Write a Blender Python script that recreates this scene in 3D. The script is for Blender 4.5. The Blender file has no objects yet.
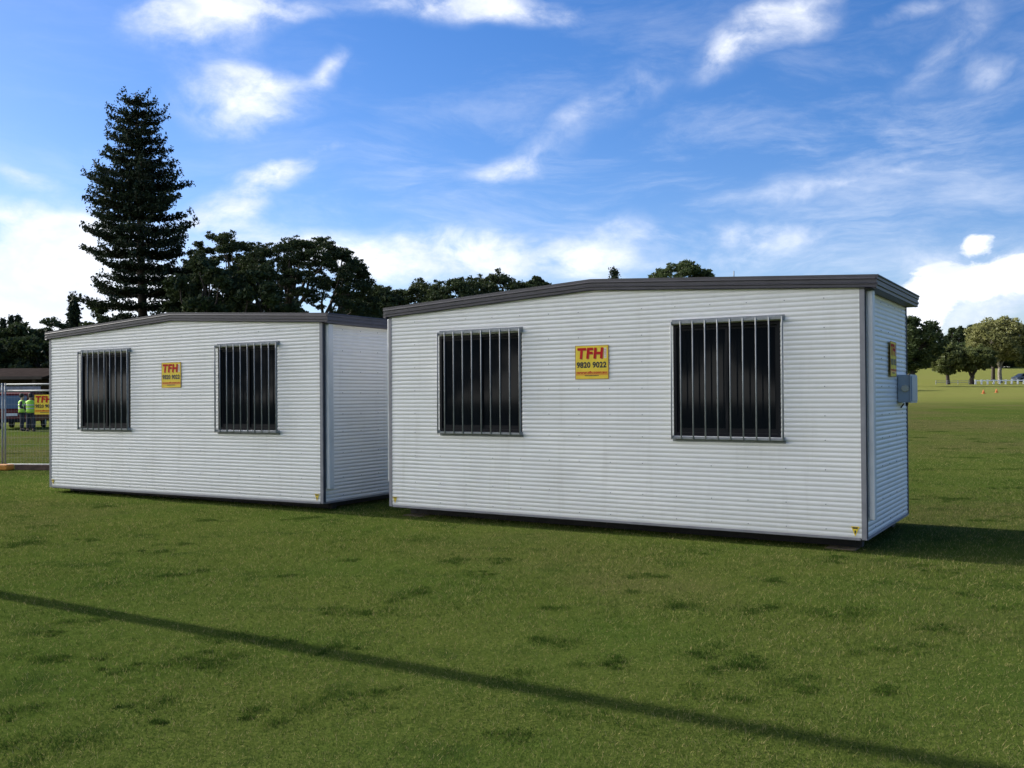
import bpy, bmesh, math, random
import numpy as np
from mathutils import Matrix, Vector
random.seed(7); rng = np.random.default_rng(7)
PI = math.pi; R = math.radians
scene = bpy.context.scene; col = scene.collection
# ------------------------------------------------------------------ camera
CZ = 1.57; F = 950.0
cam = bpy.data.objects.new('camera', bpy.data.cameras.new('camera')); col.objects.link(cam)
cam.data.sensor_width = 36; cam.data.lens = 36*F/1024; cam.data.clip_end = 3000; cam.data.clip_start = .05
cam.matrix_world = Matrix.Translation((0, 0, CZ)) @ Matrix.Rotation(PI/2+.0128, 4, 'X') @ Matrix.Rotation(-.0059, 4, 'Z')
scene.camera = cam
scene.render.resolution_x = 1024; scene.render.resolution_y = 768
scene.view_settings.view_transform = 'Standard'; scene.view_settings.look = 'None'
scene.view_settings.exposure = 0.5; scene.view_settings.gamma = 1
try: scene.view_settings.use_curve_mapping = False
except Exception: pass
# ------------------------------------------------------------------ sun and sky
SUN_EL = R(30)
sun_h = Vector((-math.cos(R(31.0)), math.sin(R(31.0)))).normalized()
sun_dir = Vector((sun_h.x*math.cos(SUN_EL), sun_h.y*math.cos(SUN_EL), math.sin(SUN_EL)))
sun = bpy.data.objects.new('sun', bpy.data.lights.new('sun', 'SUN')); col.objects.link(sun)
sun.data.energy = 5.0; sun.data.angle = R(.5); sun.data.color = (1, .95, .87)
sun.rotation_euler = sun_dir.to_track_quat('Z', 'Y').to_euler()
sun.location = (-30, 20, 30)
world = bpy.data.worlds.new('World'); scene.world = world; world.use_nodes = True
W = world.node_tree; W.nodes.clear()
def nd(nt, typ, **kw):
    n = nt.nodes.new(typ)
    for k, v in kw.items():
        if k == 'ins':
            for i, x in v.items():
                if isinstance(x, bpy.types.NodeSocket): nt.links.new(x, n.inputs[i])
                else: n.inputs[i].default_value = x
        else: setattr(n, k, v)
    return n
def mth(nt, op, a, b=0.0, c=0.0, clamp=False):
    n = nd(nt, 'ShaderNodeMath', operation=op, use_clamp=clamp, ins={0: a, 1: b, 2: c}); return n.outputs[0]
def ss(nt, v, lo, hi, a=0.0, b=1.0):
    n = nd(nt, 'ShaderNodeMapRange', interpolation_type='SMOOTHSTEP', ins={0: v, 1: lo, 2: hi, 3: a, 4: b}); return n.outputs[0]
sky = nd(W, 'ShaderNodeTexSky', sky_type='NISHITA', sun_disc=False)
sky.sun_elevation = SUN_EL; sky.sun_rotation = math.atan2(sun_dir.x, sun_dir.y)
sky.air_density = 1.0; sky.dust_density = .35; sky.ozone_density = 1.3
tc = nd(W, 'ShaderNodeTexCoord')
sep = nd(W, 'ShaderNodeSeparateXYZ', ins={0: tc.outputs['Generated']})
az = mth(W, 'ARCTAN2', sep.outputs[0], sep.outputs[1])
el = mth(W, 'ARCSINE', sep.outputs[2])
azel = nd(W, 'ShaderNodeCombineXYZ', ins={0: az, 1: mth(W, 'MULTIPLY', el, 1.7), 2: 0.0}).outputs[0]
def cnoise(vec, sc, det, rough, dist=0.0):
    return nd(W, 'ShaderNodeTexNoise', ins={'Vector': vec, 'Scale': sc, 'Detail': det, 'Roughness': rough, 'Distortion': dist}).outputs[0]
warp = nd(W, 'ShaderNodeTexNoise', ins={'Vector': azel, 'Scale': 7.0, 'Detail': 3.0}).outputs[1]
wv = nd(W, 'ShaderNodeVectorMath', operation='MULTIPLY_ADD', ins={0: warp, 1: (.07, .06, 0), 2: azel}).outputs[0]
n1 = cnoise(wv, 11.0, 10.0, .62, .15)
n2 = cnoise(wv, 26.0, 6.0, .6)
sep2 = nd(W, 'ShaderNodeSeparateXYZ', ins={0: nd(W, 'ShaderNodeVectorMath', operation='SUBTRACT', ins={0: wv, 1: (.035, .03, 0)}).outputs[0]})
waz = sep2.outputs[0]; wel = mth(W, 'DIVIDE', sep2.outputs[1], 1.7)
# clouds: centre and half size in degrees of azimuth / elevation, tilt, density, softness
CL = [  # (px,py,rx,ry,tilt,dens)
 (195,14,72,26,-8,1.15),(275,4,50,12,0,.6),(475,7,115,15,3,1.2),(248,98,75,32,-5,.95),(334,60,11,22,20,.75),(270,74,50,9,5,.35),
 (335,143,20,8,-5,.5),(280,170,52,15,-8,.95),(228,205,50,18,-30,.9),(25,280,110,62,-3,1.5),(140,300,120,40,0,1.1),(22,172,40,9,12,.6),
 (60,215,70,12,4,.6),(430,255,105,27,2,1.15),(560,258,80,24,6,.85),(300,250,90,22,15,.9),(510,168,56,19,-8,.85),(625,92,62,30,-18,.5),
 (565,125,50,18,-30,.32),(785,18,66,26,-15,.85),(728,52,26,18,-30,.5),(955,45,80,30,-30,.45),(1000,75,30,16,-10,.5),(915,8,50,10,-5,.5),
 (860,178,140,17,-3,.62),(745,232,120,20,2,.72),(640,228,50,16,5,.4),(740,262,120,14,0,.45),(1010,260,100,28,3,.45),(965,302,90,40,0,.85)]
CB = [(978,246,18,8,0,1.3),(985,273,62,15,-4,1.15),(925,300,30,24,-10,1.1),(1005,288,40,12,0,.8),(918,322,26,18,0,.9),(960,292,40,14,10,.5)]
def pix2ang(px, py):
    u = (px-512)/F; v = (396-(px-512)*.0059-py)/F
    return math.atan(u), math.atan2(v, math.sqrt(1+u*u))
def blobs(lst, soft):
    acc = None
    for (px, py, rx, ry, t, d) in lst:
        a0, e0 = pix2ang(px, py); c, s = math.cos(R(t)), math.sin(R(t)); rx_, ry_ = rx/F, ry/F
        dx = mth(W, 'SUBTRACT', waz, a0); dy = mth(W, 'SUBTRACT', wel, e0)
        p = mth(W, 'MULTIPLY_ADD', dx, c/rx_, mth(W, 'MULTIPLY', dy, -s/rx_))
        q = mth(W, 'MULTIPLY_ADD', dx, s/ry_, mth(W, 'MULTIPLY', dy, c/ry_))
        r2 = mth(W, 'MULTIPLY_ADD', p, p, mth(W, 'MULTIPLY', q, q))
        g = mth(W, 'MULTIPLY', mth(W, 'EXPONENT', mth(W, 'MULTIPLY', r2, -soft)), d)
        acc = g if acc is None else mth(W, 'ADD', acc, g)
    return acc
g1 = blobs(CL, 1.05)
front = ss(W, sep.outputs[1], 0.0, .3)
# away from the pictured part of the sky the clouds come from noise and added bright banks
sd_ = nd(W, 'ShaderNodeVectorMath', operation='DOT_PRODUCT', ins={0: tc.outputs['Generated'], 1: tuple(sun_dir)}).outputs['Value']
near = mth(W, 'MULTIPLY', ss(W, sd_, .55, .9), ss(W, az, -.56, -.8))      # unseen bright cloud added round the sun, left of the picture
gen = mth(W, 'MULTIPLY', ss(W, cnoise(azel, 2.2, 3.0, .5), .5, .68), mth(W, 'SUBTRACT', 1.0, ss(W, mth(W, 'ABSOLUTE', az), .9, .6)))
g1 = mth(W, 'ADD', g1, mth(W, 'MULTIPLY', gen, .45))
m1 = ss(W, mth(W, 'MULTIPLY', g1, mth(W, 'MULTIPLY_ADD', mth(W, 'SUBTRACT', n1, .5), 3.0, .85)), .10, 1.25)
left = mth(W, 'MULTIPLY', ss(W, az, -.62, -1.0), mth(W, 'MULTIPLY', ss(W, el, .85, .45), ss(W, az, -3.0, -2.2)))  # unseen low cloud bank added at left to light the cabin fronts
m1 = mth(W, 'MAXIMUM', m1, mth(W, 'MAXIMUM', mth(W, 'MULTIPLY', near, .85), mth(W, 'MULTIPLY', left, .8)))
m1 = mth(W, 'MULTIPLY', m1, mth(W, 'MULTIPLY_ADD', n2, 1.0, .42), clamp=True)
g2 = blobs(CB, 1.0)
m2 = ss(W, mth(W, 'ADD', g2, mth(W, 'MULTIPLY_ADD', mth(W, 'SUBTRACT', n2, .5), 2.2, mth(W, 'MULTIPLY', mth(W, 'SUBTRACT', n1, .5), 2.4))), .25, 1.0)
m2 = mth(W, 'MULTIPLY', m2, ss(W, g2, .12, .6))
vst = nd(W, 'ShaderNodeVectorMath', operation='MULTIPLY', ins={0: wv, 1: (1.0, 2.6, 1)}).outputs[0]
veil = mth(W, 'MULTIPLY', ss(W, cnoise(vst, 3.4, 9.0, .66, .4), .42, .76), ss(W, el, .50, .10, .06, .46))
veil = mth(W, 'MULTIPLY', veil, ss(W, az, -.35, .1, .35, 1.0))
m1 = mth(W, 'MAXIMUM', m1, veil)
mask = mth(W, 'MAXIMUM', m1, m2)
hsv = nd(W, 'ShaderNodeHueSaturation', ins={'Hue': .5, 'Saturation': 1.3, 'Value': 1.07, 'Color': nd(W, 'ShaderNodeMix', data_type='RGBA', blend_type='MULTIPLY', ins={0: 1.0, 6: sky.outputs[0], 7: (.93, .935, 1.13, 1)}).outputs[2]})
shade = ss(W, cnoise(wv, 12.0, 4.0, .5), .35, .7)
cc = nd(W, 'ShaderNodeMix', data_type='RGBA', ins={0: shade, 6: (7.6, 8.1, 9.3, 1), 7: (9.8, 10, 10.4, 1)})
glow = mth(W, 'MULTIPLY_ADD', mth(W, 'MULTIPLY', left, ss(W, el, .75, .3)), 3.8, 1.0)  # added bank boosted low down, where it brightens the walls most
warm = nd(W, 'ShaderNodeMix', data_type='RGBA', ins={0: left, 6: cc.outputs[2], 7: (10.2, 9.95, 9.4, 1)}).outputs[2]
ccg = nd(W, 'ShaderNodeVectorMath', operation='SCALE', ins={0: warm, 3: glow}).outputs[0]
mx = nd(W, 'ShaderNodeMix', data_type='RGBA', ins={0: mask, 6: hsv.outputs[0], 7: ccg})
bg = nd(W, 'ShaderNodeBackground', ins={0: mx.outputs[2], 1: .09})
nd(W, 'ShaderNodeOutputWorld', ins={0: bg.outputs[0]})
# ------------------------------------------------------------------ helpers
def H0(px): return 399.0-px*.0059
def gz(x, y):
    x = np.asarray(x, float); y = np.asarray(y, float)
    b = x/np.maximum(y, 1)
    t = np.clip((b-.05)/.3, 0, 1); m = t*t*(3-2*t)
    rise = .0225*np.clip(y-15, 0, 135) + .058*np.clip(y-152, 0, 90) + .012*np.clip(y-242, 0, 200)
    t = np.clip((y-15)/25, 0, 1); k = t*t*(3-2*t)
    return m*rise*k
def at(px, Z):
    x = (px-512)/F*Z; return x, Z, float(gz(x, Z))
def zof(px, py, Z): return (H0(px)-py)/F*Z+CZ
def tag(o, label=None, cat=None, group=None, kind=None):
    for k, v in (('label', label), ('category', cat), ('group', group), ('kind', kind)):
        if v: o[k] = v
    return o
def empty(name, loc=(0, 0, 0), rz=0, **kw):
    o = bpy.data.objects.new(name, None); col.objects.link(o); o.location = loc; o.rotation_euler = (0, 0, rz); return tag(o, **kw)
def np_mesh(name, co, faces_n, idx, mats, parent=None, smooth=False, mi=None):
    """co (N,3); all faces with faces_n corners; idx flat loop indices"""
    me = bpy.data.meshes.new(name); co = np.ascontiguousarray(co, np.float32); idx = np.ascontiguousarray(idx, np.int32)
    me.vertices.add(len(co)); me.vertices.foreach_set('co', co.ravel())
    nf = len(idx)//faces_n
    me.loops.add(len(idx)); me.loops.foreach_set('vertex_index', idx)
    me.polygons.add(nf); me.polygons.foreach_set('loop_start', np.arange(nf, dtype=np.int32)*faces_n)
    if smooth: me.polygons.foreach_set('use_smooth', np.ones(nf, bool))
    for m in (mats if isinstance(mats, (list, tuple)) else [mats]): me.materials.append(m)
    if mi is not None: me.polygons.foreach_set('material_index', np.ascontiguousarray(mi, np.int32))
    me.update(calc_edges=True); me.validate()
    o = bpy.data.objects.new(name, me); col.objects.link(o); o.parent = parent; return o
class MB:
    def __init__(s): s.bm = bmesh.new(); s.mi = 0
    def _m(s, fs):
        for f in fs: f.material_index = s.mi
    def box(s, x0, x1, y0, y1, z0, z1, M=None, bev=0):
        r = bmesh.ops.create_cube(s.bm, size=1)
        mt = Matrix.Translation(((x0+x1)/2, (y0+y1)/2, (z0+z1)/2)) @ Matrix.Diagonal((x1-x0, y1-y0, z1-z0, 1))
        bmesh.ops.transform(s.bm, matrix=(M @ mt) if M else mt, verts=r['verts'])
        fs = list({f for v in r['verts'] for f in v.link_faces}); s._m(fs)
        if bev:
            es = list({e for v in r['verts'] for e in v.link_edges})
            b = bmesh.ops.bevel(s.bm, geom=es, offset=bev, segments=2, affect='EDGES', profile=.5); s._m(b['faces'])
        return s
    def tube(s, pts, rad, n=8, cap=True):
        pts = [Vector(p) for p in pts]; rings = []
        if not hasattr(rad, '__len__'): rad = [rad]*len(pts)
        up = None
        for i, p in enumerate(pts):
            d = (pts[min(i+1, len(pts)-1)]-pts[max(i-1, 0)]).normalized()
            a = Vector((0, 0, 1)) if abs(d.z) < .9 else Vector((1, 0, 0))
            if up is not None: a = up
            u = d.cross(a).normalized(); v = u.cross(d).normalized(); up = v
            rings.append([s.bm.verts.new(p+(u*math.cos(2*PI*k/n)+v*math.sin(2*PI*k/n))*rad[i]) for k in range(n)])
        for A, B in zip(rings, rings[1:]):
            for k in range(n):
                f = s.bm.faces.new((A[k], A[(k+1) % n], B[(k+1) % n], B[k])); f.material_index = s.mi; f.smooth = n > 4
        if cap:
            for rr in (rings[0][::-1], rings[-1]):
                f = s.bm.faces.new(rr); f.material_index = s.mi
        return s
    def poly(s, pts, d):            # extruded polygon
        d = Vector(d); A = [s.bm.verts.new(p) for p in pts]; B = [s.bm.verts.new(Vector(p)+d) for p in pts]
        fs = [s.bm.faces.new(A), s.bm.faces.new(B[::-1])]; n = len(A)
        for k in range(n): fs.append(s.bm.faces.new((A[(k+1) % n], A[k], B[k], B[(k+1) % n])))
        s._m(fs); return s
    def lathe(s, prof, n=16, M=None, smooth=True):
        rings = [[s.bm.verts.new((M or Matrix()) @ Vector((r*math.cos(2*PI*k/n), r*math.sin(2*PI*k/n), z))) for k in range(n)] for r, z in prof]
        for A, B in zip(rings, rings[1:]):
            for k in range(n):
                f = s.bm.faces.new((A[k], A[(k+1) % n], B[(k+1) % n], B[k])); f.material_index = s.mi; f.smooth = smooth
        s._m([s.bm.faces.new(rings[0][::-1]), s.bm.faces.new(rings[-1])]); return s
    def build(s, name, mats, parent=None):
        bmesh.ops.recalc_face_normals(s.bm, faces=s.bm.faces)
        me = bpy.data.meshes.new(name); s.bm.to_mesh(me); s.bm.free()
        for m in (mats if isinstance(mats, (list, tuple)) else [mats]): me.materials.append(m)
        o = bpy.data.objects.new(name, me); col.objects.link(o); o.parent = parent; return o
def kids(o): return [c for c in bpy.data.objects if c.parent is o]
def copy_tree(o, parent=None):
    c = o.copy(); col.objects.link(c); c.parent = parent
    for ch in kids(o): copy_tree(ch, c)
    return c
def text_mesh(name, body, rect, mat, parent, M, bold=.0, shear=0.0, ext=.0008, spacing=1.0):
    """text fitted to rect (x0,x1,z0,z1) in the sign's plane, M maps (x,z) plane to parent space"""
    cu = bpy.data.curves.new(name, 'FONT'); cu.body = body; cu.size = 1; cu.shear = shear; cu.offset = bold; cu.extrude = .0; cu.space_character = spacing
    o = bpy.data.objects.new(name, cu); col.objects.link(o)
    bpy.context.view_layer.update()
    me = bpy.data.meshes.new_from_object(o.evaluated_get(bpy.context.evaluated_depsgraph_get()))
    bpy.data.objects.remove(o); bpy.data.curves.remove(cu)
    n = len(me.vertices); co = np.zeros(n*3); me.vertices.foreach_get('co', co); co = co.reshape(-1, 3)
    lo, hi = co.min(0), co.max(0)
    for v, c in zip(me.vertices, co):
        x = rect[0]+(c[0]-lo[0])/(hi[0]-lo[0])*(rect[1]-rect[0]); z = rect[2]+(c[1]-lo[1])/(hi[1]-lo[1])*(rect[3]-rect[2])
        v.co = M @ Vector((x, -ext, z))
    me.materials.clear(); me.materials.append(mat); me.name = name
    r = bpy.data.objects.new(name, me); col.objects.link(r); r.parent = parent; return r
# ------------------------------------------------------------------ materials
def mat(name, c, rough=.6, metal=0.0, var=0.0, vs=8.0, bump=0.0, bs=40.0, spec=.5, c2=None, trans=0.0, emit=None):
    m = bpy.data.materials.new(name); m.use_nodes = True; nt = m.node_tree; p = nt.nodes['Principled BSDF']
    p.inputs['Base Color'].default_value = (*c, 1); p.inputs['Roughness'].default_value = rough; p.inputs['Metallic'].default_value = metal
    p.inputs['Specular IOR Level'].default_value = spec
    t = nd(nt, 'ShaderNodeTexCoord')
    if var or c2:
        n = nd(nt, 'ShaderNodeTexNoise', ins={'Vector': t.outputs['Object'], 'Scale': vs, 'Detail': 6.0, 'Roughness': .6})
        f = ss(nt, n.outputs[0], .32, .68)
        k = c2 or tuple(x*(1-var) for x in c)
        mixn = nd(nt, 'ShaderNodeMix', data_type='RGBA', ins={0: f, 6: (*k, 1), 7: (*c, 1)})
        nt.links.new(mixn.outputs[2], p.inputs['Base Color'])
    if bump:
        n = nd(nt, 'ShaderNodeTexNoise', ins={'Vector': t.outputs['Object'], 'Scale': bs, 'Detail': 4.0})
        b = nd(nt, 'ShaderNodeBump', ins={'Strength': bump, 'Distance': .01, 'Height': n.outputs[0]})
        nt.links.new(b.outputs[0], p.inputs['Normal'])
    return m
def wall_mat():
    m = mat('white_corrugated_steel', (.66, .67, .68), .42); nt = m.node_tree; p = nt.nodes['Principled BSDF']
    t = nd(nt, 'ShaderNodeTexCoord'); mp = nd(nt, 'ShaderNodeMapping', ins={0: t.outputs['Object'], 3: (6, 6, .5)})
    n = nd(nt, 'ShaderNodeTexNoise', ins={'Vector': mp.outputs[0], 'Scale': 1.2, 'Detail': 7.0, 'Roughness': .65})
    n2_ = nd(nt, 'ShaderNodeTexNoise', ins={'Vector': t.outputs['Object'], 'Scale': 1.3, 'Detail': 5.0})
    z = nd(nt, 'ShaderNodeSeparateXYZ', ins={0: t.outputs['Object']}).outputs[2]
    low = ss(nt, mth(nt, 'MULTIPLY_ADD', n2_.outputs[0], .5, z), .15, .65, .35, 0)      # splashed soil near the foot
    g = mth(nt, 'ADD', mth(nt, 'MULTIPLY', ss(nt, n.outputs[0], .48, .75), .15), mth(nt, 'MULTIPLY', ss(nt, n2_.outputs[0], .45, .75), .12))
    g = mth(nt, 'ADD', g, mth(nt, 'MULTIPLY', low, .5), clamp=True)
    a = nd(nt, 'ShaderNodeMix', data_type='RGBA', ins={0: g, 6: (.76, .755, .74, 1), 7: (.38, .36, .31, 1)})
    # rubbed patches
    n3 = nd(nt, 'ShaderNodeTexNoise', ins={'Vector': t.outputs['Object'], 'Scale': 9.0, 'Detail': 8.0, 'Roughness': .75})
    b = nd(nt, 'ShaderNodeMix', data_type='RGBA', ins={0: mth(nt, 'MULTIPLY', ss(nt, n3.outputs[0], .7, .74), .2), 6: a.outputs[2], 7: (.4, .41, .42, 1)})
    nt.links.new(b.outputs[2], p.inputs['Base Color'])
    return m
M_wall = wall_mat()
M_trim = mat('grey_trim_steel', (.24, .24, .265), .55, 0, .2, 4)
M_gap_shade = mat('painted_gap_shade', (.035, .04, .055), .7)  # dark strip painted in for the shaded recess beside the corner trim
M_pipe = mat('white_downpipe_paint', (.62, .64, .66), .4, 0, .12, 3)
M_fascia = mat('charcoal_roof_steel', (.052, .050, .064), .5, 0, .25, 5)
M_galv = mat('galvanised_bar', (.27, .29, .30), .6, 0, .25, 14)
M_black = mat('black_window_aluminium', (.010, .011, .014), .55, spec=.15)
M_glass = mat('dark_tinted_glass', (.006, .008, .011), .06, spec=.06)
M_backing = mat('window_interior_dark', (.01, .012, .015), .8)
M_steel = mat('dark_chassis_steel', (.02, .02, .022), .7, 0, .4, 12)
M_timber = mat('timber_packer', (.16, .12, .08), .85, 0, .4, 20)
M_yel = mat('sign_yellow', (.86, .63, .045), .7, 0, .12, 9)
M_yel2 = mat('sign_orange', (.72, .34, .02), .45)
M_red = mat('sign_red', (.50, .02, .02), .8, spec=.2)
M_edge = mat('sign_border', (.33, .13, .03), .5)
M_ink = mat('sign_black', (.02, .02, .02), .5)
M_white = mat('white_paint', (.75, .75, .75), .5, 0, .1, 6)
M_box = mat('grey_blue_enclosure', (.34, .40, .45), .45, 0, .1, 6)
M_cream = mat('cream_socket', (.52, .49, .38), .45)
M_screw = mat('screw_head', (.20, .21, .22), .5, .5)
M_bark = mat('bark_dark', (.055, .042, .032), .9, 0, .5, 6)
M_barkp = mat('bark_pale', (.26, .23, .19), .9, 0, .5, 3)
def leaf_mat(name, c, c2, transl=.35, vs=.35):
    m = bpy.data.materials.new(name); m.use_nodes = True; nt = m.node_tree; nt.nodes.clear()
    t = nd(nt, 'ShaderNodeTexCoord'); g = nd(nt, 'ShaderNodeNewGeometry')
    n = nd(nt, 'ShaderNodeTexNoise', ins={'Vector': t.outputs['Object'], 'Scale': vs, 'Detail': 3.0})
    f = mth(nt, 'ADD', mth(nt, 'MULTIPLY', g.outputs['Random Per Island'], .5), mth(nt, 'SUBTRACT', mth(nt, 'MULTIPLY', n.outputs[0], 1.6), .55), clamp=True)
    cmx = nd(nt, 'ShaderNodeMix', data_type='RGBA', ins={0: f, 6: (*c, 1), 7: (*c2, 1)})
    d = nd(nt, 'ShaderNodeBsdfDiffuse', ins={0: cmx.outputs[2]}); tr = nd(nt, 'ShaderNodeBsdfTranslucent', ins={0: cmx.outputs[2]})
    gl = nd(nt, 'ShaderNodeBsdfGlossy', ins={0: (.5, .5, .5, 1), 1: .5})
    mxs = nd(nt, 'ShaderNodeMixShader', ins={0: transl, 1: d.outputs[0], 2: tr.outputs[0]})
    mx2 = nd(nt, 'ShaderNodeMixShader', ins={0: .03, 1: mxs.outputs[0], 2: gl.outputs[0]})
    nd(nt, 'ShaderNodeOutputMaterial', ins={0: mx2.outputs[0]}); return m
L_dark = leaf_mat('foliage_dark', (.022, .034, .014), (.05, .07, .024), .2)
L_pine = leaf_mat('foliage_norfolk_pine', (.012, .022, .014), (.03, .045, .022), .1)
L_olive = leaf_mat('foliage_olive', (.07, .09, .03), (.16, .18, .06), .45)
L_light = leaf_mat('foliage_pale_olive', (.13, .14, .05), (.26, .26, .10), .45)
L_mid = leaf_mat('foliage_mid_green', (.035, .055, .02), (.075, .10, .035), .35)
# ground
def grass_ground():
    m = bpy.data.materials.new('mown_grass_ground'); m.use_nodes = True; nt = m.node_tree; p = nt.nodes['Principled BSDF']
    p.inputs['Roughness'].default_value = 1; p.inputs['Specular IOR Level'].default_value = 0
    t = nd(nt, 'ShaderNodeTexCoord').outputs['Object']
    def no(sc, det=5.0, ro=.6, st=None):
        v = t
        if st: v = nd(nt, 'ShaderNodeMapping', ins={0: t, 3: st}).outputs[0]
        return nd(nt, 'ShaderNodeTexNoise', ins={'Vector': v, 'Scale': sc, 'Detail': det, 'Roughness': ro}).outputs[0]
    def mixc(f, a, b): return nd(nt, 'ShaderNodeMix', data_type='RGBA', ins={0: f, 6: a if isinstance(a, bpy.types.NodeSocket) else (*a, 1), 7: b if isinstance(b, bpy.types.NodeSocket) else (*b, 1)}).outputs[2]
    a = mixc(ss(nt, no(45, 6, .7), .3, .7), (.040, .066, .012), (.115, .138, .032))
    a = mixc(mth(nt, 'MULTIPLY', ss(nt, no(.45, 5), .42, .66), .55), a, (.045, .085, .014))
    a = mixc(mth(nt, 'MULTIPLY', ss(nt, no(.09, 6, .62), .48, .62), .5), a, (.125, .095, .048))     # worn brownish patches
    a = mixc(mth(nt, 'MULTIPLY', ss(nt, no(1.6, 5, .6), .56, .68), .7), a, (.032, .056, .012))       # darker weed clumps
    sp = nd(nt, 'ShaderNodeSeparateXYZ', ins={0: t})
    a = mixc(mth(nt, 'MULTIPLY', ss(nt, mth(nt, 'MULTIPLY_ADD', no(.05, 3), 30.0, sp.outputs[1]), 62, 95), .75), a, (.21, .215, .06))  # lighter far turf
    nt.links.new(a, p.inputs['Base Color'])
    h = mth(nt, 'ADD', no(120, 3), mth(nt, 'MULTIPLY', no(7, 4), 2.0))
    b = nd(nt, 'ShaderNodeBump', ins={'Strength': .7, 'Distance': .03, 'Height': h}); nt.links.new(b.outputs[0], p.inputs['Normal'])
    return m
def blade_mat(name, a, b, dry):
    m = bpy.data.materials.new(name); m.use_nodes = True; nt = m.node_tree; nt.nodes.clear()
    t = nd(nt, 'ShaderNodeTexCoord').outputs['Object']; g = nd(nt, 'ShaderNodeNewGeometry')
    n = nd(nt, 'ShaderNodeTexNoise', ins={'Vector': t, 'Scale': 1.1, 'Detail': 5.0, 'Roughness': .6}).outputs[0]
    n_ = nd(nt, 'ShaderNodeTexNoise', ins={'Vector': t, 'Scale': 7.0, 'Detail': 5.0, 'Roughness': .7}).outputs[0]
    r = g.outputs['Random Per Island']
    f = mth(nt, 'ADD', mth(nt, 'MULTIPLY', r, .8), mth(nt, 'SUBTRACT', mth(nt, 'MULTIPLY_ADD', n, 1.8, mth(nt, 'MULTIPLY', n_, 2.2)), 1.9), clamp=True)
    c = nd(nt, 'ShaderNodeMix', data_type='RGBA', ins={0: f, 6: (*a, 1), 7: (*b, 1)}).outputs[2]
    c = nd(nt, 'ShaderNodeMix', data_type='RGBA', ins={0: ss(nt, mth(nt, 'ADD', r, mth(nt, 'MULTIPLY', n_, .35)), .93, 1.1), 6: c, 7: (*dry, 1)}).outputs[2]
    d = nd(nt, 'ShaderNodeBsdfDiffuse', ins={0: c}); tr = nd(nt, 'ShaderNodeBsdfTranslucent', ins={0: c})
    s = nd(nt, 'ShaderNodeMixShader', ins={0: .3, 1: d.outputs[0], 2: tr.outputs[0]})
    nd(nt, 'ShaderNodeOutputMaterial', ins={0: s.outputs[0]}); return m
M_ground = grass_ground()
M_blade = blade_mat('grass_blade', (.028, .062, .009), (.138, .175, .032), (.34, .29, .13))
M_tuft = blade_mat('weed_blade', (.03, .062, .012), (.07, .12, .02), (.12, .14, .04))
# ------------------------------------------------------------------ ground sheet
ys = np.concatenate([np.arange(-120, 0, 8), np.arange(0, 40, 1.0), np.arange(40, 260, 4.0), np.arange(260, 1500, 60)])
xs = np.concatenate([np.arange(-900, -160, 60), np.arange(-160, -30, 5), np.arange(-30, 30, 1.0), np.arange(30, 200, 4), np.arange(200, 960, 60)])
X, Y = np.meshgrid(xs, ys); Zg = gz(X, Y)
Zg += np.where(Y > 25, .0, 0)
nx, ny = len(xs), len(ys); I = np.arange(nx*ny).reshape(ny, nx)
q = np.stack([I[:-1, :-1], I[:-1, 1:], I[1:, 1:], I[1:, :-1]], -1).reshape(-1)
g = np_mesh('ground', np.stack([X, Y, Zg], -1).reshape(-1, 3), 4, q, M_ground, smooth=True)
tag(g, 'mown green sports field rising to a hill on the right', kind='structure')
# short grass blades of the lawn
def blades(name, px, py, h, w, m, label, lean=.5):
    n = len(px); a = rng.uniform(0, 2*PI, n); la = rng.uniform(0, 2*PI, n); ll = rng.uniform(0, lean, n)*h
    z0 = gz(px, py)-.003
    dx, dy = np.cos(a)*w/2, np.sin(a)*w/2
    co = np.empty((n, 3, 3)); co[:, 0] = np.stack([px-dx, py-dy, z0], -1); co[:, 1] = np.stack([px+dx, py+dy, z0], -1)
    co[:, 2] = np.stack([px+np.cos(la)*ll, py+np.sin(la)*ll, z0+h], -1)
    o = np_mesh(name, co.reshape(-1, 3), 3, np.arange(n*3), m)
    return tag(o, label, 'grass', kind='stuff')
N = 1000000
u = rng.random(N); e = .55; Zs = (3.2**e+(u*(48**e-3.2**e)))**(1/e)
kp = rng.random(N) > np.clip((Zs-24)/24, 0, 1); Zs = Zs[kp]; N = len(Zs)
bx = rng.uniform(-.66, .66, N)*Zs + rng.normal(0, .6, N)
sc = np.clip((Zs/5)**.55, .9, 2.4)
low = np.sin(bx*1.3+Zs*.7)*np.sin(bx*.5-Zs*1.9)*.2+1
blades('grass', bx, Zs, rng.uniform(.009, .025, N)*low*np.clip(sc, 1, 1.35), .0034*sc, M_blade, 'short mown grass with dry blades around the white cabins', 1.7)
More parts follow.
